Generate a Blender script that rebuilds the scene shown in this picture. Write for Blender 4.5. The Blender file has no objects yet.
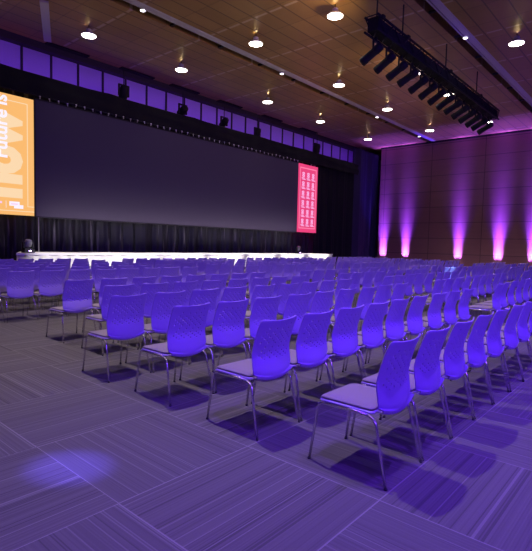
import bpy, bmesh, math, random
from mathutils import Vector, Matrix
random.seed(4)
C = bpy.context.scene.collection
PI = math.pi
R = math.radians

# ---------------------------------------------------------------- materials
def nodes(name):
    m = bpy.data.materials.new(name); m.use_nodes = True
    nt = m.node_tree; b = nt.nodes['Principled BSDF']
    return m, nt, b
def mat(name, col, rough=.6, metal=0., spec=.5, emit=None, es=0., sheen=0.):
    m, nt, b = nodes(name)
    b.inputs['Base Color'].default_value = (*col, 1)
    b.inputs['Roughness'].default_value = rough
    b.inputs['Metallic'].default_value = metal
    b.inputs['Specular IOR Level'].default_value = spec
    if sheen: b.inputs['Sheen Weight'].default_value = sheen
    if emit:
        b.inputs['Emission Color'].default_value = (*emit, 1)
        b.inputs['Emission Strength'].default_value = es
    return m
def N(nt, t, **kw):
    n = nt.nodes.new(t)
    for k, v in kw.items(): setattr(n, k, v)
    return n
def M(nt, op, a, b=None, c=None):
    n = nt.nodes.new('ShaderNodeMath'); n.operation = op
    for i, v in enumerate((a, b, c)):
        if v is None: continue
        if isinstance(v, (int, float)): n.inputs[i].default_value = v
        else: nt.links.new(v, n.inputs[i])
    return n.outputs[0]
def MIXC(nt, f, a, b):
    n = nt.nodes.new('ShaderNodeMix'); n.data_type = 'RGBA'
    for i, v in ((0, f), (6, a), (7, b)):
        if isinstance(v, (int, float)): n.inputs[i].default_value = v
        elif isinstance(v, tuple): n.inputs[i].default_value = (*v, 1)
        else: nt.links.new(v, n.inputs[i])
    return n.outputs[2]
def world_xyz(nt):
    g = N(nt, 'ShaderNodeNewGeometry'); s = N(nt, 'ShaderNodeSeparateXYZ')
    nt.links.new(g.outputs['Position'], s.inputs[0])
    return s.outputs[0], s.outputs[1], s.outputs[2], g

def carpet_material():
    m, nt, b = nodes('carpet_tiles')
    x, y, z, g = world_xyz(nt)
    T = 1.03
    u = M(nt, 'DIVIDE', M(nt, 'SUBTRACT', x, 1.38), T); v = M(nt, 'DIVIDE', M(nt, 'SUBTRACT', y, 1.2), T)
    iu = M(nt, 'FLOOR', u); iv = M(nt, 'FLOOR', v)
    par = M(nt, 'FLOORED_MODULO', M(nt, 'ADD', iu, iv), 2.0)
    mx = N(nt, 'ShaderNodeMix'); mx.data_type = 'FLOAT'
    nt.links.new(par, mx.inputs[0]); nt.links.new(v, mx.inputs[2]); nt.links.new(u, mx.inputs[3])
    t = mx.outputs[0]
    seed = M(nt, 'ADD', M(nt, 'MULTIPLY', iu, 13.7), M(nt, 'MULTIPLY', iv, 7.3))
    def lines(freq):
        c = N(nt, 'ShaderNodeCombineXYZ')
        nt.links.new(M(nt, 'FLOOR', M(nt, 'MULTIPLY', t, freq)), c.inputs[0]); nt.links.new(seed, c.inputs[1])
        w = N(nt, 'ShaderNodeTexWhiteNoise', noise_dimensions='3D'); nt.links.new(c.outputs[0], w.inputs['Vector'])
        return w.outputs['Value']
    a = lines(134.); c2 = lines(17.)
    # broad streaks of yarn plus few bright lines
    col = MIXC(nt, a, (.095, .085, .09), (.142, .129, .134))
    br = M(nt, 'GREATER_THAN', a, .9)
    brt = M(nt, 'MULTIPLY', br, M(nt, 'GREATER_THAN', c2, .45))
    col = MIXC(nt, M(nt, 'MULTIPLY', brt, .5), col, (.26, .24, .245))
    dk = M(nt, 'MULTIPLY', M(nt, 'LESS_THAN', a, .16), M(nt, 'LESS_THAN', c2, .5))
    col = MIXC(nt, M(nt, 'MULTIPLY', dk, .55), col, (.05, .045, .05))
    nz = N(nt, 'ShaderNodeTexNoise'); nz.inputs['Scale'].default_value = 90; nz.inputs['Detail'].default_value = 2
    nt.links.new(g.outputs['Position'], nz.inputs['Vector'])
    col = MIXC(nt, M(nt, 'MULTIPLY', nz.outputs[0], .35), col, (.07, .065, .068))
    # tile-to-tile tone
    wt = N(nt, 'ShaderNodeTexWhiteNoise', noise_dimensions='1D'); nt.links.new(seed, wt.inputs['W'])
    col = MIXC(nt, M(nt, 'MULTIPLY', wt.outputs['Value'], .3), col, (.10, .095, .1))
    # seams
    fu = M(nt, 'ABSOLUTE', M(nt, 'SUBTRACT', M(nt, 'FRACT', u), .5)); fv = M(nt, 'ABSOLUTE', M(nt, 'SUBTRACT', M(nt, 'FRACT', v), .5))
    seam = M(nt, 'GREATER_THAN', M(nt, 'MAXIMUM', fu, fv), .4955)
    sw = M(nt, 'MULTIPLY', seam, M(nt, 'ADD', M(nt, 'MULTIPLY', wt.outputs['Value'], .4), .08))
    col = MIXC(nt, sw, col, (.36, .34, .34))
    nt.links.new(col, b.inputs['Base Color'])
    b.inputs['Roughness'].default_value = .85; b.inputs['Specular IOR Level'].default_value = .25
    bm_ = N(nt, 'ShaderNodeBump'); bm_.inputs['Strength'].default_value = .35; bm_.inputs['Distance'].default_value = .004
    nt.links.new(a, bm_.inputs['Height']); nt.links.new(bm_.outputs[0], b.inputs['Normal'])
    return m

def ceiling_material():
    m, nt, b = nodes('ceiling_slats')
    x, y, z, g = world_xyz(nt)
    fx = M(nt, 'ABSOLUTE', M(nt, 'SUBTRACT', M(nt, 'FRACT', M(nt, 'DIVIDE', x, 1.3)), .5))
    fy = M(nt, 'ABSOLUTE', M(nt, 'SUBTRACT', M(nt, 'FRACT', M(nt, 'DIVIDE', y, .62)), .5))
    lx = M(nt, 'GREATER_THAN', fx, .484); ly = M(nt, 'GREATER_THAN', fy, .462)
    line = M(nt, 'MAXIMUM', M(nt, 'MULTIPLY', lx, .35), M(nt, 'MULTIPLY', ly, .7))
    bat = M(nt, 'MULTIPLY', M(nt, 'LESS_THAN', M(nt, 'ABSOLUTE', M(nt, 'SUBTRACT', M(nt, 'FRACT', M(nt, 'DIVIDE', M(nt, 'SUBTRACT', x, 7.55), 2.9)), .5)), .018), M(nt, 'LESS_THAN', fy, .40))
    c = N(nt, 'ShaderNodeCombineXYZ')
    nt.links.new(M(nt, 'FLOOR', M(nt, 'DIVIDE', x, 1.3)), c.inputs[0]); nt.links.new(M(nt, 'FLOOR', M(nt, 'DIVIDE', y, .62)), c.inputs[1])
    w = N(nt, 'ShaderNodeTexWhiteNoise', noise_dimensions='3D'); nt.links.new(c.outputs[0], w.inputs['Vector'])
    nz = N(nt, 'ShaderNodeTexNoise'); nz.inputs['Scale'].default_value = 1.0; nz.inputs['Detail'].default_value = 5
    mp = N(nt, 'ShaderNodeMapping'); mp.inputs['Scale'].default_value = (.7, 4, 1)
    nt.links.new(g.outputs['Position'], mp.inputs[0]); nt.links.new(mp.outputs[0], nz.inputs['Vector'])
    col = MIXC(nt, w.outputs['Value'], (.33, .20, .062), (.42, .26, .08))
    col = MIXC(nt, M(nt, 'MULTIPLY', nz.outputs[0], .5), col, (.26, .155, .05))
    col = MIXC(nt, M(nt, 'MULTIPLY', bat, .6), col, (.62, .5, .38))
    col = MIXC(nt, line, col, (.07, .045, .025))
    nt.links.new(col, b.inputs['Base Color'])
    b.inputs['Roughness'].default_value = .42; b.inputs['Specular IOR Level'].default_value = .5
    return m

def wall_panel_material():
    m, nt, b = nodes('mauve_wood_panels')
    x, y, z, g = world_xyz(nt)
    fy = M(nt, 'ABSOLUTE', M(nt, 'SUBTRACT', M(nt, 'FRACT', M(nt, 'DIVIDE', M(nt, 'SUBTRACT', y, 9.95), 3.56)), .5))
    fz = M(nt, 'ABSOLUTE', M(nt, 'SUBTRACT', M(nt, 'FRACT', M(nt, 'DIVIDE', z, 1.09)), .5))
    line = M(nt, 'MAXIMUM', M(nt, 'GREATER_THAN', fy, .4945), M(nt, 'GREATER_THAN', fz, .484))
    c = N(nt, 'ShaderNodeCombineXYZ')
    nt.links.new(M(nt, 'FLOOR', M(nt, 'DIVIDE', M(nt, 'SUBTRACT', y, 9.95), 3.56)), c.inputs[0]); nt.links.new(M(nt, 'FLOOR', M(nt, 'DIVIDE', z, 1.09)), c.inputs[1])
    w = N(nt, 'ShaderNodeTexWhiteNoise', noise_dimensions='3D'); nt.links.new(c.outputs[0], w.inputs['Vector'])
    nz = N(nt, 'ShaderNodeTexNoise'); nz.inputs['Scale'].default_value = 1.2; nz.inputs['Detail'].default_value = 6
    mp = N(nt, 'ShaderNodeMapping'); mp.inputs['Scale'].default_value = (1, .6, 6)
    nt.links.new(g.outputs['Position'], mp.inputs[0]); nt.links.new(mp.outputs[0], nz.inputs['Vector'])
    col = MIXC(nt, w.outputs['Value'], (.26, .12, .12), (.31, .145, .14))
    col = MIXC(nt, M(nt, 'MULTIPLY', nz.outputs[0], .45), col, (.17, .08, .09))
    col = MIXC(nt, M(nt, 'MULTIPLY', line, .75), col, (.04, .02, .03))
    nt.links.new(col, b.inputs['Base Color'])
    b.inputs['Roughness'].default_value = .6; b.inputs['Specular IOR Level'].default_value = .3
    return m

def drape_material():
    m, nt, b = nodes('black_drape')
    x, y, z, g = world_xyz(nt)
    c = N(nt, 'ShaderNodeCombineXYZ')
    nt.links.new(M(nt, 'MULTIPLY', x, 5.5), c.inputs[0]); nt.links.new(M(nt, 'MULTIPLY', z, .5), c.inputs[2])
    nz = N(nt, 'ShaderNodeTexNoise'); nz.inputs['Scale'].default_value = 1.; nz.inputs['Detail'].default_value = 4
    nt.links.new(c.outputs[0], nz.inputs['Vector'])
    r = N(nt, 'ShaderNodeValToRGB'); r.color_ramp.elements[0].position = .585; r.color_ramp.elements[1].position = .72  # shimmer of the folds painted as grey streaks in the base colour
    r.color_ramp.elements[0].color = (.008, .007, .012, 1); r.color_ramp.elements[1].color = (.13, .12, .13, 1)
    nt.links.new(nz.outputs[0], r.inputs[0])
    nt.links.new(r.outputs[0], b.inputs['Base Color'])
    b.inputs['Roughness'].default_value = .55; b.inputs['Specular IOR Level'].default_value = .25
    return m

def screen_cloth_material():
    m, nt, b = nodes('grey_projection_cloth')
    x, y, z, g = world_xyz(nt)
    nz = N(nt, 'ShaderNodeTexNoise'); nz.inputs['Scale'].default_value = 14; nz.inputs['Detail'].default_value = 3
    nt.links.new(g.outputs['Position'], nz.inputs['Vector'])
    col = MIXC(nt, M(nt, 'MULTIPLY', nz.outputs[0], .25), (.072, .060, .088), (.056, .046, .07))
    nt.links.new(col, b.inputs['Base Color']); b.inputs['Roughness'].default_value = .8
    b.inputs['Specular IOR Level'].default_value = .15
    return m

MT = {}
MT['carpet'] = carpet_material(); MT['ceiling'] = ceiling_material(); MT['wall_r'] = wall_panel_material()
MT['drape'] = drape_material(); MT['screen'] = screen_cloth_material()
MT['shell'] = mat('chair_shell', (.36, .265, .61), .42, spec=.35)
MT['cushion'] = mat('seat_fabric', (.27, .235, .245), .85, spec=.2, sheen=.1)
MT['chrome'] = mat('chrome_tube', (.78, .74, .82), .26, metal=1.)
MT['black_rubber'] = mat('black_rubber', (.02, .02, .022), .6)
MT['black'] = mat('black_cloth', (.012, .011, .014), .9, spec=.15)
MT['blackmetal'] = mat('black_metal', (.012, .011, .016), .65, spec=.3)
MT['whitecloth'] = mat('white_stage_skirt', (.88, .85, .83), .8)
MT['stagetop'] = mat('stage_top', (.66, .64, .64), .6)
MT['bandwall'] = mat('pale_wall_panels', (.42, .30, .6), .8)
MT['darkwall'] = mat('dark_wall', (.03, .025, .03), .9)
MT['alu'] = mat('pale_aluminium', (.62, .6, .62), .45, metal=.3)
MT['dark'] = mat('slot_black', (.008, .008, .01), .9)
MT['lamp'] = mat('lamp_glass', (1, .97, .9), .3, emit=(1, .93, .82), es=14.)
MT['lampsmall'] = mat('small_lamp_glass', (1, .97, .9), .3, emit=(.95, .9, 1), es=5.)
MT['lampviolet'] = mat('violet_lens', (.7, .6, 1), .3, emit=(.62, .35, 1), es=9.)
MT['orange'] = mat('orange_picture', (0, 0, 0), .6, emit=(.97, .50, .165), es=1., spec=.1)
MT['orange_pale'] = mat('pale_orange_picture', (0, 0, 0), .6, emit=(.98, .70, .43), es=1., spec=.1)
MT['picture_white'] = mat('white_picture', (0, 0, 0), .6, emit=(.93, .86, 1.), es=1.05, spec=.1)
MT['pink'] = mat('pink_picture', (0, 0, 0), .6, emit=(.84, .055, .21), es=1., spec=.1)
MT['pink_pale'] = mat('pale_pink_picture', (0, 0, 0), .6, emit=(1., .52, .90), es=1., spec=.1)
MT['pink_mid'] = mat('mid_pink_picture', (0, 0, 0), .6, emit=(1., .24, .42), es=1., spec=.1)

# ---------------------------------------------------------------- mesh helpers
def link(name, bm, m, parent=None, smooth=False, kind=None):
    me = bpy.data.meshes.new(name)
    bmesh.ops.recalc_face_normals(bm, faces=bm.faces[:])
    bm.to_mesh(me); bm.free()
    if isinstance(m, (list, tuple)):
        for q in m: me.materials.append(q)
    else: me.materials.append(m)
    if smooth:
        for p in me.polygons: p.use_smooth = True
    o = bpy.data.objects.new(name, me); C.objects.link(o)
    if parent: o.parent = parent
    if kind: o['kind'] = kind
    return o
def box(bm, x0, x1, y0, y1, z0, z1, mi=0):
    v = [bm.verts.new(p) for p in ((x0,y0,z0),(x1,y0,z0),(x1,y1,z0),(x0,y1,z0),(x0,y0,z1),(x1,y0,z1),(x1,y1,z1),(x0,y1,z1))]
    for f in ((0,3,2,1),(4,5,6,7),(0,1,5,4),(1,2,6,5),(2,3,7,6),(3,0,4,7)):
        q = bm.faces.new([v[i] for i in f]); q.material_index = mi
def boxes(*L):
    bm = bmesh.new()
    for b in L: box(bm, *b)
    return bm
def tube(bm, pts, r, seg=8, cap=True, mi=0):
    pts = [Vector(p) for p in pts]; rings = []
    prev = None
    for i, p in enumerate(pts):
        t = (pts[min(i+1, len(pts)-1)] - pts[max(i-1, 0)]).normalized()
        if prev is None:
            a = Vector((0, 0, 1)) if abs(t.z) < .9 else Vector((0, 1, 0))
            n = t.cross(a).normalized()
        else: n = (prev - t * prev.dot(t)).normalized()
        prev = n; bnm = t.cross(n)
        rr = r[i] if isinstance(r, (list, tuple)) else r
        rings.append([bm.verts.new(p + (n*math.cos(2*PI*k/seg) + bnm*math.sin(2*PI*k/seg))*rr) for k in range(seg)])
    for a, b in zip(rings, rings[1:]):
        for k in range(seg):
            f = bm.faces.new((a[k], a[(k+1) % seg], b[(k+1) % seg], b[k])); f.smooth = True; f.material_index = mi
    if cap:
        for ring in (rings[0][::-1], rings[-1]):
            f = bm.faces.new(ring); f.material_index = mi
def tubem(pts, r, seg=8):
    bm = bmesh.new(); tube(bm, pts, r, seg); return bm
def bend(pts, rad=.03, n=4):
    """round the inner corners of a polyline"""
    pts = [Vector(p) for p in pts]; out = [pts[0]]
    for i in range(1, len(pts)-1):
        a, b, c = pts[i-1], pts[i], pts[i+1]
        p = b + (a-b).normalized()*rad; q = b + (c-b).normalized()*rad
        for k in range(n+1):
            s = k/n; out.append(p*(1-s)**2 + b*2*s*(1-s) + q*s*s)
    out.append(pts[-1]); return out
def lathe(bm, prof, seg=16, center=(0, 0, 0), mi=0):
    rings = []
    for r, z in prof:
        rings.append([bm.verts.new((center[0]+r*math.cos(2*PI*k/seg), center[1]+r*math.sin(2*PI*k/seg), center[2]+z)) for k in range(seg)])
    for a, b in zip(rings, rings[1:]):
        for k in range(seg):
            f = bm.faces.new((a[k], a[(k+1) % seg], b[(k+1) % seg], b[k])); f.smooth = True; f.material_index = mi
    for ring in (rings[0][::-1], rings[-1]):
        f = bm.faces.new(ring); f.material_index = mi
def thing(name, label, cat, loc=(0,0,0), rz=0, group=None):
    o = bpy.data.objects.new(name, None); C.objects.link(o); o.empty_display_size = .1
    o.location = loc; o.rotation_euler = (0, 0, rz); o['label'] = label; o['category'] = cat
    if group: o['group'] = group
    return o
def tag(o, label, cat, group=None, kind=None):
    o['label'] = label; o['category'] = cat
    if group: o['group'] = group
    if kind: o['kind'] = kind
    return o
def copy_tree(o, parent=None):
    c = o.copy(); C.objects.link(c); c.parent = parent
    for ch in o.children: copy_tree(ch, c)
    return c

# ---------------------------------------------------------------- setting
ZC = 8.96; XW = 33.0; YB = 19.25; YS = 17.2
link('floor', boxes((-9, 38, -10, 21, -.1, 0)), MT['carpet'], kind='structure')
# ceiling with two recessed lighting slots running along x
sl = [(13.27, 13.95), (5.94, 6.55)]
cb = bmesh.new()
ys = [-10, sl[1][0], sl[1][1], sl[0][0], sl[0][1], 21]
for a, b in ((ys[0], ys[1]), (ys[2], ys[3]), (ys[4], ys[5])): box(cb, -9, 38, a, b, ZC, ZC+.35)
link('ceiling', cb, MT['ceiling'], kind='structure')
link('ceiling_slot_top', boxes((-9, 38, sl[0][0]-.1, sl[0][1]+.1, ZC+.35, ZC+.4), (-9, 38, sl[1][0]-.1, sl[1][1]+.1, ZC+.35, ZC+.4)), MT['dark'], kind='structure')
link('wall_right', boxes((XW, XW+.35, -10, 17.45, 0, ZC-.12)), MT['wall_r'], kind='structure')
link('trim_1', boxes((XW-.03, XW+.38, -10, 17.48, ZC-.12, ZC)), MT['dark'], kind='structure')
link('wall_back', boxes((-9, 38, YB, YB+.2, 0, ZC)), MT['bandwall'], kind='structure')
link('wall_front', boxes((-9, 38, -10.2, -10, 0, ZC)), MT['darkwall'], kind='structure')
link('wall_left', boxes((-9.2, -9, -10, 21, 0, ZC)), MT['darkwall'], kind='structure')
link('wall_end', boxes((38, 38.2, -10, 21, 0, ZC)), MT['darkwall'], kind='structure')
# bulkhead below the ceiling at the back and dark ribs between the violet wall panels
link('trim_2', boxes((-9, 38, YB-.35, YB, ZC-.26, ZC)), MT['darkwall'], kind='structure')
rib = bmesh.new()
for k in range(-2, 26):
    x = 7.68 + 1.117*k
    box(rib, x-.035, x+.035, YB-.06, YB, 6.2, ZC-.2)
link('trim_3', rib, MT['darkwall'], kind='structure')
duct = bmesh.new()
for x0 in (8.4, 11.6, 14.0+.3, 17.4, 20.9, 24.6):
    box(duct, x0, x0+1.7, YB-.62, YB-.36, ZC-.05, ZC+.02)
link('trim_4', duct, MT['dark'], kind='structure')

# rails set in the ceiling slots
def slot_rail(y0, y1, label, m):
    t = thing('ceiling_rail', label, 'ceiling rail', (14, (y0+y1)/2, ZC))
    h = (y1-y0)/2
    b = bmesh.new(); box(b, -22, 23, -h, -h+.05, 0, .1); box(b, -22, 23, -h+.05, -h+.24, -.01, .03); box(b, -22, 23, -h+.28, -h+.34, 0, .05)
    link('rail_profile', b, m, t)
    cbar = link('cross_bar', boxes((-.05, .05, -h, h, .03, .09)), MT['blackmetal'], t); cbar.location.x = -8
    for k in range(1, 12):
        o = cbar.copy(); C.objects.link(o); o.parent = t; o.location.x = -8 + k*2.3
    return t
slot_rail(*sl[0], 'pale grey ceiling rail over the front seats, running towards the stage screen side', MT['alu'])
slot_rail(*sl[1], 'violet-lit ceiling rail at top right beyond the black truss', mat('violet_lit_rail', (.5, .42, .72), .5))  # violet light on this rail is put into its base colour too
# surface-mounted cable tray seen at the far left of the ceiling
tr = link('cable_tray', boxes((-.13, .13, -1.9, 1.35, -.07, -.005)), MT['alu'])
tr.location = (7.75, 17.3, ZC); tr.rotation_euler = (0, 0, R(-26)); tag(tr, 'pale flat strip fixed across the ceiling above the orange banner', 'ceiling strip')

# ---------------------------------------------------------------- stage end
stg = thing('stage', 'low stage platform with a bright white skirt in front of the black drapes', 'stage', (14.8, 16, 0))
def rel(o, dx, dy): o.location = (dx, dy, 0); return o
b = boxes((5.88-14.8, 23.4-14.8, 15.25-16, 17.0-16, .93, .985))
for v in b.verts:
    if v.co.x < 0 and v.co.y > 0: v.co.x += .8      # the near end is cut at a slant
link('deck', b, MT['stagetop'], stg)
b = bmesh.new()
n = 240
prev = None
for k in range(n+1):
    x = 5.9 + (23.38-5.9)*k/n - 14.8
    y = 15.27 - 16 + .018*math.sin(k*.9) + .01*math.sin(k*2.3)
    v = (b.verts.new((x, y, 0)), b.verts.new((x, y, .93)))
    if prev: b.faces.new((prev[0], v[0], v[1], prev[1]))
    prev = v
bmesh.ops.solidify(b, geom=b.faces[:], thickness=.01)
link('skirt', b, MT['whitecloth'], stg, smooth=True)

def folded(name, x0, x1, y, z0, z1, m, amp=.07, f=9., lab=None, cat='curtain', group=None, cell=.05, swag=None):
    b = bmesh.new(); prev = None; n = int((x1-x0)/cell); L = []
    cx = (x0+x1)/2
    nz = 1 if swag is None else 6
    for k in range(n+1):
        x = x0 + (x1-x0)*k/n
        yy = amp*math.sin(x*f + 1.3*math.sin(x*1.7)) + amp*.4*math.sin(x*f*2.3+2)
        zb = z0 if swag is None else z0 + 0
        zt = z1 if swag is None else z1 - swag*abs(math.sin((x-x0)*PI/4.4))**1.0
        col = []
        for j in range(nz+1):
            s = j/nz; col.append(b.verts.new((x-cx, yy*(1 if swag is None else .5) + (0 if swag is None else .12*math.sin(s*9+x*.9)*s*(1-s)*2), zb + (zt-zb)*s)))
        if prev:
            for j in range(nz): b.faces.new((prev[j], col[j], col[j+1], prev[j+1]))
        prev = col
    o = link(name, b, m, smooth=True); o.location = (cx, y, 0)
    if lab: tag(o, lab, cat, group)
    return o
folded('stage_backdrop', -3, 24.6, 17.85, .02, 6.9, MT['drape'], lab='black drape with painted grey sheen streaks hanging behind and below the big screen')
folded('side_curtain', 24.75, 29.55, 17.62, .02, 7.25, MT['black'], amp=.09, f=6, lab='black curtain hanging between the pink banner and the indigo curtain')
navy = mat('indigo_curtain', (.035, .028, .07), .85, spec=.2)
folded('side_curtain', 29.75, 33.6, 18.05, .02, 8.55, navy, amp=.12, f=5, lab='dark indigo curtain beside the panelled wall corner')
folded('valance', -3, 29.5, 17.3+.02, 6.47, 7.22, MT['black'], amp=.05, f=3.0, lab='black swagged cloth border running above the big screen', cat='valance', swag=.06)
vt = link('valance_pipe', tubem([(-17, 0, 0), (16, 0, 0)], .03), MT['blackmetal']); vt.location = (13.4, 17.45, 7.2)
tag(vt, 'long black pipe carrying the cloth border above the screen', 'pipe')

# screen
scr = thing('projection_screen', 'huge blank dark grey projection screen between the orange and pink banners', 'screen', (14.875, YS, 2.24))
hw = (22.44-7.31)/2
link('screen_cloth', boxes((-hw, hw, 0, .03, 0, 4.03)), MT['screen'], scr)
fr = boxes((-hw-.03, hw, -.012, .05, -.05, .0), (-hw-.03, hw, -.012, .05, 4.03, 4.08), (-hw-.035, -hw, -.012, .05, -.05, 4.08))
link('screen_frame', fr, MT['blackmetal'], scr)
link('hanging_bar', tubem([(-hw-2, .1, 4.2), (hw+2, .1, 4.2)], .025), MT['blackmetal'], scr)
cl = None
for k in range(46):
    x = -hw+.15 + k*.33
    if cl is None:
        bb = bmesh.new(); tube(bb, [(0, 0, -.07), (0, -.01, .02)], .013, 6); box(bb, -.022, .022, -.015, .015, .0, .03)
        cl = link('clip', bb, mat('white_clip', (.8, .78, .82), .4), scr); cl.location = (x, -.03, 4.15); o = cl
    else:
        o = cl.copy(); C.objects.link(o); o.parent = scr; o.location = (x, -.03, 4.15 + random.uniform(-.02, .03)); o.rotation_euler = (0, random.uniform(-.3, .3), 0)

pole = link('screen_pole', tubem([(0, 0, 0), (0, 0, 1.2)], .022), mat('grey_pole', (.25, .24, .25), .6)); pole.location = (7.27, 16.9, .985)
tag(pole, 'thin grey vertical pole under the left edge of the big screen', 'pole')
# text helper: text laid out in a (u, v) frame on a plane facing -y
def text_mesh(name, s, size, m, parent, ox, oz, ang=0, y=-.006, bold=.0, sx=1., align='LEFT'):
    cu = bpy.data.curves.new('t', 'FONT'); cu.body = s; cu.size = size; cu.align_x = align; cu.offset = bold; cu.resolution_u = 3; cu.extrude = .001
    to = bpy.data.objects.new('t', cu); C.objects.link(to)
    dg = bpy.context.evaluated_depsgraph_get()
    me = bpy.data.meshes.new_from_object(to.evaluated_get(dg)); bpy.data.objects.remove(to); bpy.data.curves.remove(cu)
    ca, sa = math.cos(ang), math.sin(ang)
    for v in me.vertices:
        u, w = v.co.x*sx, v.co.y
        v.co = Vector((ox + u*ca - w*sa, y - v.co.z, oz + u*sa + w*ca))
    me.materials.clear(); me.materials.append(m); me.name = name
    o = bpy.data.objects.new(name, me); C.objects.link(o); o.parent = parent
    return o
# orange banner: x 4.2 .. 7.25, z 2.25 .. 6.25
ob = thing('banner_screen', 'orange lit banner screen at the left reading Future is now', 'banner', (5.3, YS, 2.24))
link('picture', boxes((-1.95, 1.95, 0, .05, 0, 4.0)), MT['orange'], ob)
fr = boxes((-1.78, 1.74, -.004, 0, 3.78, 3.81), (-1.78, 1.95, -.004, 0, .12, .15), (1.72, 1.75, -.004, 0, .30, 3.80), (-1.78, -1.75, -.004, 0, .12, 3.81), (1.72, 1.95, -.004, 0, .29, .32))
link('border_line', fr, MT['orange_pale'], ob)
text_mesh('large_lettering', 'now', 2.05, MT['orange_pale'], ob, 1.45, .56, PI/2, bold=.11, sx=.80)
fu = text_mesh('small_lettering', 'Future', .62, MT['picture_white'], ob, 1.07, 1.86, PI/2, y=-.012, bold=.014, sx=.96)
text_mesh('small_lettering', 'is', .62, MT['picture_white'], ob, 1.07, max(v.co.z for v in fu.data.vertices) + .14, PI/2, y=-.012, bold=.014, sx=.96)
lg = boxes((1.13, 1.46, -.006, 0, .30, .45), (1.28, 1.58, -.008, 0, .22, .34), (1.02, 1.03, -.006, 0, .22, .46))
link('logo_patch', lg, MT['picture_white'], ob)
lg = boxes((.55, .9, -.006, 0, .36, .43), (.6, .82, -.006, 0, .25, .31), (1.18, 1.40, -.009, -.007, .345, .385))
link('logo_text', lg, mat('pale_violet_picture', (0,0,0), .6, emit=(.95, .6, .85), es=1., spec=.1), ob)
# pink banner
pb = thing('banner_screen', 'narrow pink lit banner screen with three columns of pale emblems, right of the big screen', 'banner', (23.44, YS, 2.24))
link('picture', boxes((-.97, .97, 0, .05, 0, 4.05)), MT['pink'], pb)
fr = boxes((-.80, .82, -.004, 0, 3.79, 3.86), (-.80, .82, -.004, 0, .22, .28), (.77, .83, -.004, 0, .22, 3.86), (-.83, -.77, -.004, 0, .22, 3.86))
link('border_line', fr, MT['pink_mid'], pb)
first = None
def emblem(bm):
    # a ring pair over a short two-line caption
    for cx, cz, r in ((0, .30, .075), (0, .16, .075)):
        seg = 10
        ins, out = [], []
        for k in range(seg):
            a = 2*PI*k/seg
            out.append(bm.verts.new((cx+r*1.35*math.cos(a), -.006, cz+r*math.sin(a)))); ins.append(bm.verts.new((cx+r*.55*math.cos(a), -.006, cz+r*.35*math.sin(a))))
        for k in range(seg): bm.faces.new((out[k], out[(k+1) % seg], ins[(k+1) % seg], ins[k]))
    box(bm, -.14, .10, -.006, 0, .015, .055); box(bm, -.10, .17, -.006, 0, -.05, -.01)
for r_ in range(6):
    for c_ in range(3):
        x = -.49 + c_*.49; z = .42 + r_*.555
        if first is None:
            bm = bmesh.new(); emblem(bm); first = link('emblem', bm, MT['pink_pale'], pb); o = first
        else: o = first.copy(); C.objects.link(o); o.parent = pb
        o.location = (x, 0, z); o.scale = (1.3, 1, 1.05)

# moving heads on the stage
def moving_head(loc, label, s=1.):
    t = thing('moving_head_light', label, 'stage light', loc)
    b = bmesh.new(); box(b, -.16*s, .16*s, -.14*s, .14*s, 0, .12*s); link('base', b, MT['blackmetal'], t)
    b = boxes((-.17*s, -.12*s, -.05*s, .05*s, .12*s, .36*s), (.12*s, .17*s, -.05*s, .05*s, .12*s, .36*s), (-.17*s, .17*s, -.05*s, .05*s, .12*s, .16*s))
    link('yoke', b, MT['blackmetal'], t)
    b = bmesh.new(); lathe(b, [(.06*s, -.12*s), (.11*s, -.08*s), (.12*s, .04*s), (.10*s, .12*s)], 14)
    h = link('head', b, mat('grey_lamp_housing', (.16, .16, .17), .5), t, smooth=True); h.location = (0, 0, .30*s); h.rotation_euler = (R(25), 0, 0)
    b = bmesh.new(); lathe(b, [(.085*s, .121*s), (.08*s, .13*s)], 14); l = link('lens', b, mat('glass_lens', (.3, .3, .35), .1), h)
    b = bmesh.new(); box(b, -.03*s, .04*s, -.15*s, -.14*s, .05*s, .085*s); link('display', b, MT['lampviolet'], t)
    return t
moving_head((6.42, 15.7, .985), 'small moving head light on the left end of the white stage', .98)
moving_head((20.8, 15.8, .985), 'small violet-lit moving head light near the right end of the stage', .95)

# fixtures hung in front of the violet band
def hung_light(loc, label, s=1., tilt=30, rz=0):
    t = thing('hanging_stage_light', label, 'stage light', loc, rz, 'stage lights hung before the violet wall panels')
    link('drop_rod', tubem([(0, 0, .25*s), (0, 0, 1.0)], .02, 6), MT['blackmetal'], t)
    b = boxes((-.2*s, -.16*s, -.04, .04, -.12*s, .22*s), (.16*s, .2*s, -.04, .04, -.12*s, .22*s), (-.2*s, .2*s, -.04, .04, .2*s, .25*s))
    link('yoke', b, MT['blackmetal'], t)
    b = bmesh.new(); lathe(b, [(.09*s, -.25*s), (.14*s, -.2*s), (.15*s, .12*s), (.12*s, .22*s)], 14)
    h = link('head', b, MT['blackmetal'], t, smooth=True); h.rotation_euler = (R(tilt), 0, 0)
    return t
for (x, z, s, tl), lb in zip([(11.35, 7.7, 1.25, 20), (14.5, 7.65, 1.2, 65), (17.2, 7.66, 1.15, 50), (19.75, 7.6, 1.2, 20), (25.5, 7.7, 1.4, 10)],
        ['dark hanging stage light before the violet panels, leftmost of the five', 'dark hanging stage light before the violet panels, second from the left',
         'dark hanging stage light before the violet panels, middle of the five', 'dark hanging stage light before the violet panels, fourth from the left', 'dark hanging stage light before the violet panels, above the pink banner']):
    hung_light((x, 18.1, z), lb, s, tl)

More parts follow.
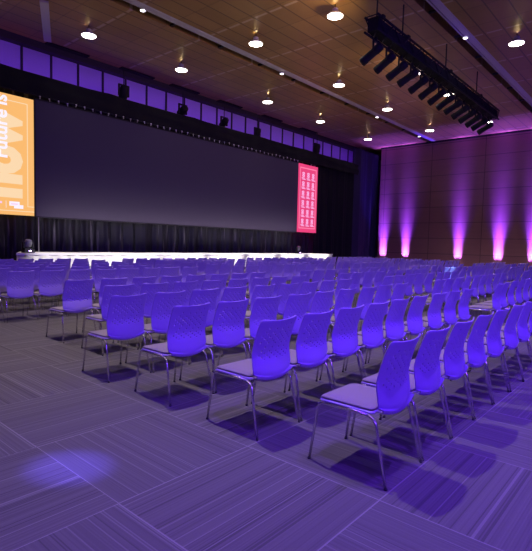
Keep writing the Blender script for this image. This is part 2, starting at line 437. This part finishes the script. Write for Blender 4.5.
# ---------------------------------------------------------------- pendants
def pendant():
    t = thing('pendant_lamp', 'x', 'ceiling lamp', (0, 0, 0), 0, 'round high-bay lamps under the ceiling')
    b = bmesh.new(); lathe(b, [(.24, 0), (.265, .02), (.22, .07), (.11, .12), (.09, .14)], 24); link('reflector', b, MT['alu'], t, smooth=True)
    b = bmesh.new(); lathe(b, [(.0, -.012), (.14, -.012), (.24, -.004), (.24, .004)][1:], 24); link('diffuser', b, MT['lamp'], t, smooth=True)
    b = bmesh.new(); lathe(b, [(.085, .14), (.10, .15), (.10, .22), (.06, .25)], 12); link('driver_housing', b, MT['alu'], t, smooth=True)
    link('stem', tubem([(0, 0, .24), (0, 0, .36)], .012, 6), MT['blackmetal'], t)
    return t
def light(kind, name, loc, energy, color, radius=.1, target=None, size=60, blend=.6):
    l = bpy.data.lights.new(name, kind); l.energy = energy; l.color = color
    if kind != 'AREA': l.shadow_soft_size = radius
    if kind == 'SPOT': l.spot_size = R(size); l.spot_blend = blend
    o = bpy.data.objects.new(name, l); C.objects.link(o); o.location = loc
    if target is not None: o.rotation_euler = (Vector(target)-Vector(loc)).to_track_quat('-Z', 'Y').to_euler()
    return o
WARM = (1, .83, .85)
PX = [(8.7, 'first'), (12.8, 'second'), (18.3, 'third'), (22.95, 'fourth'), (28.5, 'fifth')]
PY = [(16.1, 'row nearest the stage'), (11.9, 'second row from the stage'), (8.55, 'third row from the stage'), (4.7, 'row over the near seats')]
vis = {(0,0),(1,0),(2,0),(3,0),(4,0),(1,1),(2,1),(3,1),(4,1),(1,2),(2,2),(3,2),(4,2),(2,3)}
plabel = {(0,0): 'round ceiling lamp above the orange banner, farthest left', (1,0): 'round ceiling lamp over the left half of the violet wall band',
 (2,0): 'round ceiling lamp over the right half of the big screen', (3,0): 'round ceiling lamp over the pink banner end of the screen', (4,0): 'round ceiling lamp nearest the indigo curtain corner',
 (1,1): 'round ceiling lamp right beside the pale rail, above the screen middle', (2,1): 'round ceiling lamp beside the pale rail, left of the black truss', (3,1): 'round ceiling lamp below the middle of the black truss, near the pale rail', (4,1): 'round ceiling lamp close above the panelled wall, left of the truss end',
 (1,2): 'large round ceiling lamp at the top centre, left of the black truss', (2,2): 'round ceiling lamp half hidden behind the left of the black truss', (3,2): 'round ceiling lamp half hidden behind the middle of the black truss', (4,2): 'round ceiling lamp at the lower right end of the black truss', (2,3): 'large round ceiling lamp at the top right, beyond the violet rail'}
proto = None
for i, (x, _) in enumerate(PX):
    for j, (y, _) in enumerate(PY):
        if (i, j) == (2, 2): x_ = 18.9
        elif (i, j) == (3, 2): x_ = 22.4
        else: x_ = x
        if (i, j) in vis:
            if proto is None: proto = pendant(); o = proto
            else: o = copy_tree(proto)
            o.location = (x_, y, ZC-.36); o['label'] = plabel[(i, j)]
            up = light('SPOT', 'pendant_uplight', (x_, y, ZC-.10), 5, (1, .72, .36), .03, (x_-.6, y+.0, ZC), 140, .9)
for x in (3.6, 8.7, 12.8, 18.3, 22.9, 28.4):
    for y in (-3.5, .6, 4.4, 8.55, 11.9, 16.1):
        if x < 4 and y > 10: continue
        e = 900 if y > .7 else 220
        if y < 0: e = 90
        if y > 11: e = 620
        if (x, y) == (3.6, 4.4): e = 1450
        if y > 15: e = 25
        if x > 25 and y < 13: e *= 1.9
        light('SPOT', 'pendant_beam', (x, y, ZC-.40), e, WARM, .10, (x, y, 0), 84, 1.)

# small spots in the rail slots
for (x, y), lb in zip([(9.24, 13.75), (16.4, 13.75), (25.1, 13.75), (31.0, 13.75), (17.6, 6.3)],
    ['small round spot lamp at the near end of the pale ceiling rail', 'small round spot lamp midway along the pale ceiling rail', 'small round spot lamp near the far end of the pale rail', 'small round spot lamp where the pale rail meets the panelled wall', 'small round spot lamp set in the violet-lit rail']):
    b = bmesh.new(); lathe(b, [(.09, -.02), (.10, 0), (.10, .1)], 14); t = link('rail_spot_lamp', b, MT['alu'], smooth=True)
    t.location = (x, y-.1, ZC+.0); tag(t, lb, 'spot lamp', 'small spot lamps in the ceiling rails')
    b = bmesh.new(); lathe(b, [(.075, -.03), (.08, -.02)], 14); link('lens', b, MT['lampsmall'], t)

# ---------------------------------------------------------------- lighting truss
YT = 6.9
tt = thing('lighting_truss', 'long black lighting truss hanging from rods at the upper right', 'truss', (18.0, YT, 7.7))
hl = 5.85
b = bmesh.new()
for dy in (-.2, .2):
    for dz in (-.2, .2): tube(b, [(-hl, dy, dz), (hl, dy, dz)], .035, 6)
link('chord', b, MT['blackmetal'], tt)
b = bmesh.new()
k = 0; x = -hl
while x < hl-.01:
    x2 = min(x+.5, hl)
    for dy in (-.2, .2):
        tube(b, [(x, dy, -.2 if k % 2 else .2), (x2, dy, .2 if k % 2 else -.2)], .016, 5)
    tube(b, [(x, -.2, -.2), (x2, .2, -.2)], .016, 5); tube(b, [(x, -.2, .2), (x, .2, .2)], .016, 5)
    x = x2; k += 1
link('lacing', b, MT['blackmetal'], tt)
link('cable_cover', boxes((-hl+.1, hl-.1, -.17, .17, -.17, .15)), MT['dark'], tt)
for x in (-5.55, -3.9, -.3, 3.2):
    link('suspension_rod', tubem([(x, 0, .2), (x, 0, ZC-7.7-.01)], .022, 6), MT['blackmetal'], tt)
    link('rod_clamp', boxes((x-.07, x+.07, -.24, .24, .17, .27)), MT['blackmetal'], tt)
def profile_spot():
    t = thing('profile_spotlight', 'x', 'spotlight', (0,0,0), 0, 'spotlights hanging from the black truss')
    b = boxes((-.03, .03, -.03, .03, 0, .12), (-.16, .16, -.025, .025, -.03, .01), (-.16, -.135, -.025, .025, -.28, 0), (.135, .16, -.025, .025, -.28, 0)); link('yoke', b, MT['blackmetal'], t)
    b = bmesh.new(); lathe(b, [(.08, -.22), (.125, -.18), (.13, .0), (.115, .05), (.115, .34), (.125, .36), (.125, .50)], 14)
    h = link('barrel', b, MT['blackmetal'], t, smooth=True); h.location = (0, 0, -.25); h.rotation_euler = (R(-118), 0, 0)
    b = bmesh.new(); lathe(b, [(.10, .495), (.10, .505)], 14); link('lens', b, mat('dark_lens', (.05, .05, .08), .08), h)
    return t
ordn = ['first', 'second', 'third', 'fourth', 'fifth', 'sixth', 'seventh', 'eighth', 'ninth', 'tenth', 'eleventh', 'twelfth', 'thirteenth', 'fourteenth']
sp = None
for k in range(14):
    x = 12.55 + k*.82
    if sp is None: sp = profile_spot(); o = sp
    else: o = copy_tree(sp)
    o.location = (x, YT+.05, 7.34); o.rotation_euler = (0, 0, R(random.uniform(-7, 7)))
    o['label'] = 'black spotlight hanging from the truss, %s from its near left end' % ordn[k]

# ---------------------------------------------------------------- wall uplights
PUR = (.50, .10, 1.)
for i, (y, e) in enumerate([(17.0, 1.0), (15.2, 1.0), (11.4, 1.0), (8.84, 1.15), (6.85, 1.2), (3.6, 1.2)]):
    t = thing('floor_uplight', 'small black floor uplight washing the panelled wall, %s from the curtain corner' % ordn[i], 'uplight', (XW-.27, y, 0), 0, 'uplights along the panelled wall')
    link('body', boxes((-.09, .09, -.24, .24, .05, .22), (-.12, .12, -.20, -.17, 0, .14), (-.12, .12, .17, .20, 0, .14)), MT['blackmetal'], t)
    for dy in (-.17, 0, .17):
        b = bmesh.new(); lathe(b, [(.07, .22), (.065, .228)], 14, (0, dy, 0)); link('lens', b, MT['lampviolet'], t)
        light('SPOT', 'uplight_beam', (XW-.27, y+dy, .25), 10500*e, (.20, .05, 1.), .04, (XW, y+dy*1.3, 4.0), 15, 1.)
        light('SPOT', 'uplight_beam', (XW-.27, y+dy, .25), 2600*e, (.42, .17, 1.), .04, (XW, y+dy*.8, 1.25), 22, 1.)
    light('SPOT', 'uplight_spill', (XW-.27, y, .25), 4600*e, (.15, .045, 1), .06, (XW-1.1, y, ZC), 42, 1.)

# ---------------------------------------------------------------- chairs
def backrest_bm(nu=88, nv=104, holes=True):
    # profile (y, z) in the chair's frame: y grows to the front, rear feet at y = 0
    prof = [(.215, .408), (.12, .392), (.058, .394), (.038, .418), (.034, .462), (.047, .53), (.064, .592), (.064, .635), (.045, .71), (.018, .79), (-.016, .868)]
    L = [0]
    for a, c in zip(prof, prof[1:]): L.append(L[-1] + math.hypot(c[0]-a[0], c[1]-a[1]))
    tot = L[-1]
    def P(s):
        s = max(0, min(tot, s))
        for i in range(len(L)-1):
            if s <= L[i+1] + 1e-9:
                f = (s-L[i])/(L[i+1]-L[i])
                # catmull-rom
                p0 = prof[max(i-1, 0)]; p1 = prof[i]; p2 = prof[i+1]; p3 = prof[min(i+2, len(prof)-1)]
                return tuple(.5*(2*p1[k] + (p2[k]-p0[k])*f + (2*p0[k]-5*p1[k]+4*p2[k]-p3[k])*f*f + (3*p1[k]-p0[k]-3*p2[k]+p3[k])*f**3) for k in (0, 1))
        return prof[-1]
    bm = bmesh.new(); G = []
    for j in range(nv+1):
        s = tot*j/nv; y, z = P(s)
        w = .226 - .012*max(0, (s-.2)/(tot-.2))
        r = .035; d = tot - s
        if d < r: w -= r - math.sqrt(max(0, r*r-(r-d)**2))
        r = .09
        if s < .28: w -= .042*min(1, (.28-s)/.15)**2
        row = []
        for i in range(nu+1):
            u = -1 + 2*i/nu
            k = max(0, (z-.42)/.45)
            lo = max(0, min(1, (.60-z)/.16)); yy = y + (.034+.020*lo)*u*u*(1 if z > .43 else .3)
            zz = z + (.016*u*u*max(0, (s/tot-.6)/.4)) + .034*u*u*max(0, min(1, (.30-s)/.10))
            row.append(bm.verts.new((u*w, yy, zz)))
        G.append(row)
    for j in range(nv):
        z = (G[j][0].co.z + G[j+1][0].co.z)/2
        for i in range(nu):
            if holes and j > nv*.50 and j < nv*.92 and 9 < i < nu-10:
                if i % 5 in (0, 1) and (j + (i//5)*3) % 8 in (0, 1) and ((i//5*5+(j+(i//5)*3)//8*3) % 9) > 1: continue
            bm.faces.new((G[j][i], G[j][i+1], G[j+1][i+1], G[j+1][i]))
    bmesh.ops.recalc_face_normals(bm, faces=bm.faces[:])
    bmesh.ops.solidify(bm, geom=bm.faces[:], thickness=.008)
    return bm
def pad_bm(w, y0, y1, z0, z1, r=.05, dome=.0):
    """rounded slab"""
    bm = bmesh.new(); o = []
    cs = [(w-r, y1-r, 0), (-w+r, y1-r, 90), (-w+r*.6, y0+r*.6, 180), (w-r*.6, y0+r*.6, 270)]
    for cx, cy, a0 in cs:
        rr = r if a0 < 180 else r*.6
        for k in range(6):
            a = R(a0+k*18); o.append((cx+rr*math.cos(a), cy+rr*math.sin(a)))
    def ring(s, z): 
        cy = (y0+y1)/2
        return [bm.verts.new((x*s, cy+(y-cy)*s, z)) for x, y in o]
    R_ = [ring(.97, z0), ring(1., z0+(z1-z0)*.3), ring(1., z0+(z1-z0)*.65), ring(.97, z1-.001), ring(.6, z1+dome)]
    for a, c in zip(R_, R_[1:]):
        for k in range(len(a)): bm.faces.new((a[k], a[(k+1) % len(a)], c[(k+1) % len(a)], c[k]))
    bm.faces.new(R_[0][::-1]); bm.faces.new(R_[-1])
    return bm
def seat_shape(bm):  # front edge dips down slightly (waterfall)
    for v in bm.verts:
        d = max(0, (v.co.y-.44)/.1); v.co.z -= .012*d*d
    return bm
def leg_pts(sx, front):
    if front: return bend([(sx*.232, .574, .006), (sx*.218, .520, .395), (sx*.214, .47, .409)], .03)
    return bend([(sx*.2525, .0, .006), (sx*.226, .098, .385), (sx*.220, .16, .409)], .03)
def make_chair(detail=2):
    t = thing('stacking_chair', 'x', 'chair', (0, 0, 0), 0, 'violet stacking chairs set out in rows')
    link('backrest', backrest_bm(), MT['shell'], t, smooth=True)
    link('seat_shell', seat_shape(pad_bm(.218, .12, .535, .414, .43)), MT['shell'], t, smooth=True)
    link('seat_cushion', seat_shape(pad_bm(.208, .13, .528, .43, .450, .045, .004)), MT['cushion'], t, smooth=True)
    for sx in (-1, 1):
        link('side_rail', tubem([(sx*.214, .475, .409), (sx*.216, .3, .407), (sx*.220, .155, .409)], .0092, 8), MT['chrome'], t)
        for fr in (True, False):
            l = link('leg', tubem(leg_pts(sx, fr), .0092, 8), MT['chrome'], t)
            if detail > 1:
                p = leg_pts(sx, fr)[0]
                link('glide', tubem([(p[0], p[1], 0), (p[0], p[1], .012)], .0115, 8), MT['black_rubber'], l)
    link('cross_bar', tubem([(-.216, .2, .402), (.216, .2, .402)], .009, 6), MT['blackmetal'], t)
    return t
def joined_chair_mesh():
    bm = bmesh.new()
    def add(b2, mi):
        me = bpy.data.meshes.new('tmp'); b2.to_mesh(me); b2.free()
        n0 = len(bm.faces); bm.from_mesh(me); bpy.data.meshes.remove(me); bm.faces.ensure_lookup_table()
        for f in bm.faces[n0:]: f.material_index = mi; f.smooth = True
    add(backrest_bm(12, 22, False), 0)
    add(seat_shape(pad_bm(.218, .12, .535, .414, .43)), 0)
    add(seat_shape(pad_bm(.208, .13, .528, .43, .450, .045, .004)), 1)
    for sx in (-1, 1):
        add(tubem([(sx*.214, .475, .409), (sx*.220, .155, .409)], .0092, 6), 2)
        for fr in (True, False): add(tubem(leg_pts(sx, fr), .0092, 6), 2)
    me = bpy.data.meshes.new('chair'); bm.to_mesh(me); bm.free()
    for q in ('shell', 'cushion', 'chrome'): me.materials.append(MT[q])
    return me

# camera (defined early: which seats fall inside the frame decides which chairs are set out)
F, YAW, PITCH, ROLL, H = 473.24, .8546, -.065, .025, 1.4346
fw = Vector((math.sin(YAW)*math.cos(PITCH), math.cos(YAW)*math.cos(PITCH), math.sin(PITCH)))
rt = Vector((math.cos(YAW), -math.sin(YAW), 0)); up = rt.cross(fw)
r2 = rt*math.cos(ROLL) + up*math.sin(ROLL); u2 = up*math.cos(ROLL) - rt*math.sin(ROLL)
cam = bpy.data.cameras.new('camera'); co = bpy.data.objects.new('camera', cam); C.objects.link(co)
mw = Matrix((( r2.x, u2.x, -fw.x, 0), (r2.y, u2.y, -fw.y, 0), (r2.z, u2.z, -fw.z, H), (0, 0, 0, 1)))
co.matrix_world = mw
cam.sensor_fit = 'HORIZONTAL'; cam.sensor_width = 36; cam.lens = F*36/532; cam.clip_start = .05; cam.clip_end = 200
bpy.context.scene.camera = co
def pix(p):
    d = Vector(p) - Vector((0, 0, H)); z = d.dot(fw)
    return (266 + F*d.dot(r2)/z, 275.5 - F*d.dot(u2)/z, z)

DX, DY, X0, Y0 = .54, 1.026, 2.523 + .265, 1.2245
seats = []
for r in (0, 1, 2, 3, 4, 5, 7, 8, 9, 10, 11, 12):
    for c in range(-3, 42):
        if c >= 0 and c % 11 in (9, 10): continue
        if r in (4, 5) and c < 1: continue
        if r < 4 and c < 0: continue
        x = X0 + DX*c; y = Y0 + DY*r
        if r >= 7: y += .13; x += .06
        q = pix((x, y+.2, .6))
        hwid = .28*F/q[2]
        if q[2] < .5 or q[0] < -hwid or q[0] > 532+hwid: continue
        seats.append((math.hypot(x, y), r, c, x, y))
seats.sort()
rowname = {0: 'nearest row', 1: 'second row from the camera', 2: 'third row from the camera', 3: 'fourth row from the camera', 4: 'fifth row from the camera', 5: 'last row before the cross aisle',
           7: 'first row beyond the cross aisle', 8: 'second row beyond the cross aisle', 9: 'third row beyond the cross aisle', 10: 'fourth row beyond the cross aisle', 11: 'last row but one before the stage', 12: 'row nearest the stage'}
blockname = ['leftmost block', 'second block', 'third block', 'rightmost block']
blk = lambda c: 0 if c < 0 else c//11
cnt = {}
for _, r, c, x, y in sorted(seats, key=lambda s: (s[1], s[2])):
    k = (r, blk(c)); cnt.setdefault(k, []).append(c)
near = None; mid = None; farmesh = None; stuff = bmesh.new(); fm = joined_chair_mesh()
print('SEATS', len(seats))
for n, (d, r, c, x, y) in enumerate(seats):
    idx = cnt[(r, blk(c))].index(c)
    rz = random.uniform(-.009, .009)
    jx, jy = (random.uniform(-.005, .005), random.uniform(-.02, .02)) if d > 5 else (0, 0)
    if n < 300:
        if n < 40:
            if near is None: near = make_chair(2); o = near
            else: o = copy_tree(near)
        elif d < 15.5:
            if mid is None: mid = make_chair(1); o = mid
            else: o = copy_tree(mid)
        else:
            o = bpy.data.objects.new('stacking_chair', fm); C.objects.link(o); o['category'] = 'chair'; o['group'] = 'violet stacking chairs set out in rows'
        o.location = (x+jx, y+jy, 0); o.rotation_euler = (0, 0, rz)
        pos = ordn[idx] + ' from left'
        o['label'] = 'violet chair, %s in the %s, %s' % (pos, rowname[r], blockname[blk(c)])
    else:
        b0 = len(stuff.verts); stuff.from_mesh(fm); stuff.verts.ensure_lookup_table()
        mtx = Matrix.Translation((x+jx, y+jy, 0)) @ Matrix.Rotation(rz, 4, 'Z')
        for v in stuff.verts[b0:]: v.co = mtx @ v.co
so = None
if len(stuff.verts):
    me = bpy.data.meshes.new('chair_rows'); stuff.to_mesh(me); stuff.free()
    for q in ('shell', 'cushion', 'chrome'): me.materials.append(MT[q])
    so = bpy.data.objects.new('distant_chairs', me); C.objects.link(so)
    tag(so, 'most distant violet chairs massed in front of the panelled wall', 'chairs', kind='stuff')

# ---------------------------------------------------------------- lights of the place and added fills
VIO = (.155, .035, 1.)
# violet stage wash from a bar at the rear of the room, aimed over the chairs
for x, y, e, tx, ty in [(-5, -6.5, 2400, 5, 4), (0, -8, 2700, 7, 5), (5, -8.5, 2800, 10, 6), (10, -9, 1700, 15, 7), (16, -9, 1300, 21, 8), (22, -9, 1100, 27, 9)]:
    light('SPOT', 'violet_wash', (x, y, 6.2), e, VIO, .25, (tx, ty, .8), 75, 1.)
for x, y, e in ((1.0, .8, 310), (4.6, -.2, 400), (9, -.4, 420)):  # added overhead violet fill, unseen, to tint the near carpet
    light('SPOT', 'violet_floor_fill', (x, y, 8.2), e*7, VIO, .12, (x+.2, y-.9, 0), 86, 1.)
light('SPOT', 'floor_spot', (3.2, -1.5, 7.5), 11000, (.13, .09, 1.), .02, (1.40, 2.82, 0), 3.9, 1.)
# band light strip behind the valance
def area(name, loc, rot, sx, sy, e, col, spread=PI):
    l = bpy.data.lights.new(name, 'AREA'); l.shape = 'RECTANGLE'; l.size = sx; l.size_y = sy; l.energy = e; l.color = col; l.spread = spread
    o = bpy.data.objects.new(name, l); C.objects.link(o); o.location = loc; o.rotation_euler = rot; return o
area('band_strip', (15, 18.3, 7.2), (R(140), 0, 0), 34, .1, 75, (.25, .05, 1.), R(110))
# footlight batten under the screen
area('footlight_batten', (15, 15.9, 1.1), (R(127), 0, 0), 15.0, .10, 60, (1, .9, .93), R(66))
# added warm fill that brightens the ceiling, unseen lamps without fixtures
for x, y, e in ((12.5, 7.2, 190), (18, 7.2, 210), (23.5, 7.2, 170)):
    light('SPOT', 'ceiling_fill', (x, y, 7.6 if y < 10 else 7.3), e, (1, .62, .22), .2, (x, 13.2 if y < 10 else 12, ZC), 130, 1.)
light('SPOT', 'rail_violet_fill', (13, 6.0, 7.9), 350, (.25, .07, 1), .1, (23, 6.25, ZC), 30, 1.)  # unseen violet lamp added to colour the second rail
# front light on the stage skirt
for k in range(7):
    x = 7.6 + k*2.4
    light('SPOT', 'stage_front_spot', (12.8 + k*1.6, 7.75, 7.0), 15000 if k else 11000, (1, .95, .92), .08, (x, 15.3, .75), 14, .7)
# cool white spot catching the aisle seats of the third block
light('SPOT', 'aisle_spot', (12.4, -.5, 8.3), 13000, (.35, .72, 1.), .03, (14.9, 5.3, .82), 5, .4)

w = bpy.data.worlds.new('World'); bpy.context.scene.world = w; w.use_nodes = True
w.node_tree.nodes['Background'].inputs[0].default_value = (.06, .05, .12, 1); w.node_tree.nodes['Background'].inputs[1].default_value = .1
vs = bpy.context.scene.view_settings
vs.view_transform = 'Standard'; vs.look = 'None'; vs.gamma = 1; vs.use_curve_mapping = False; vs.exposure = 0.
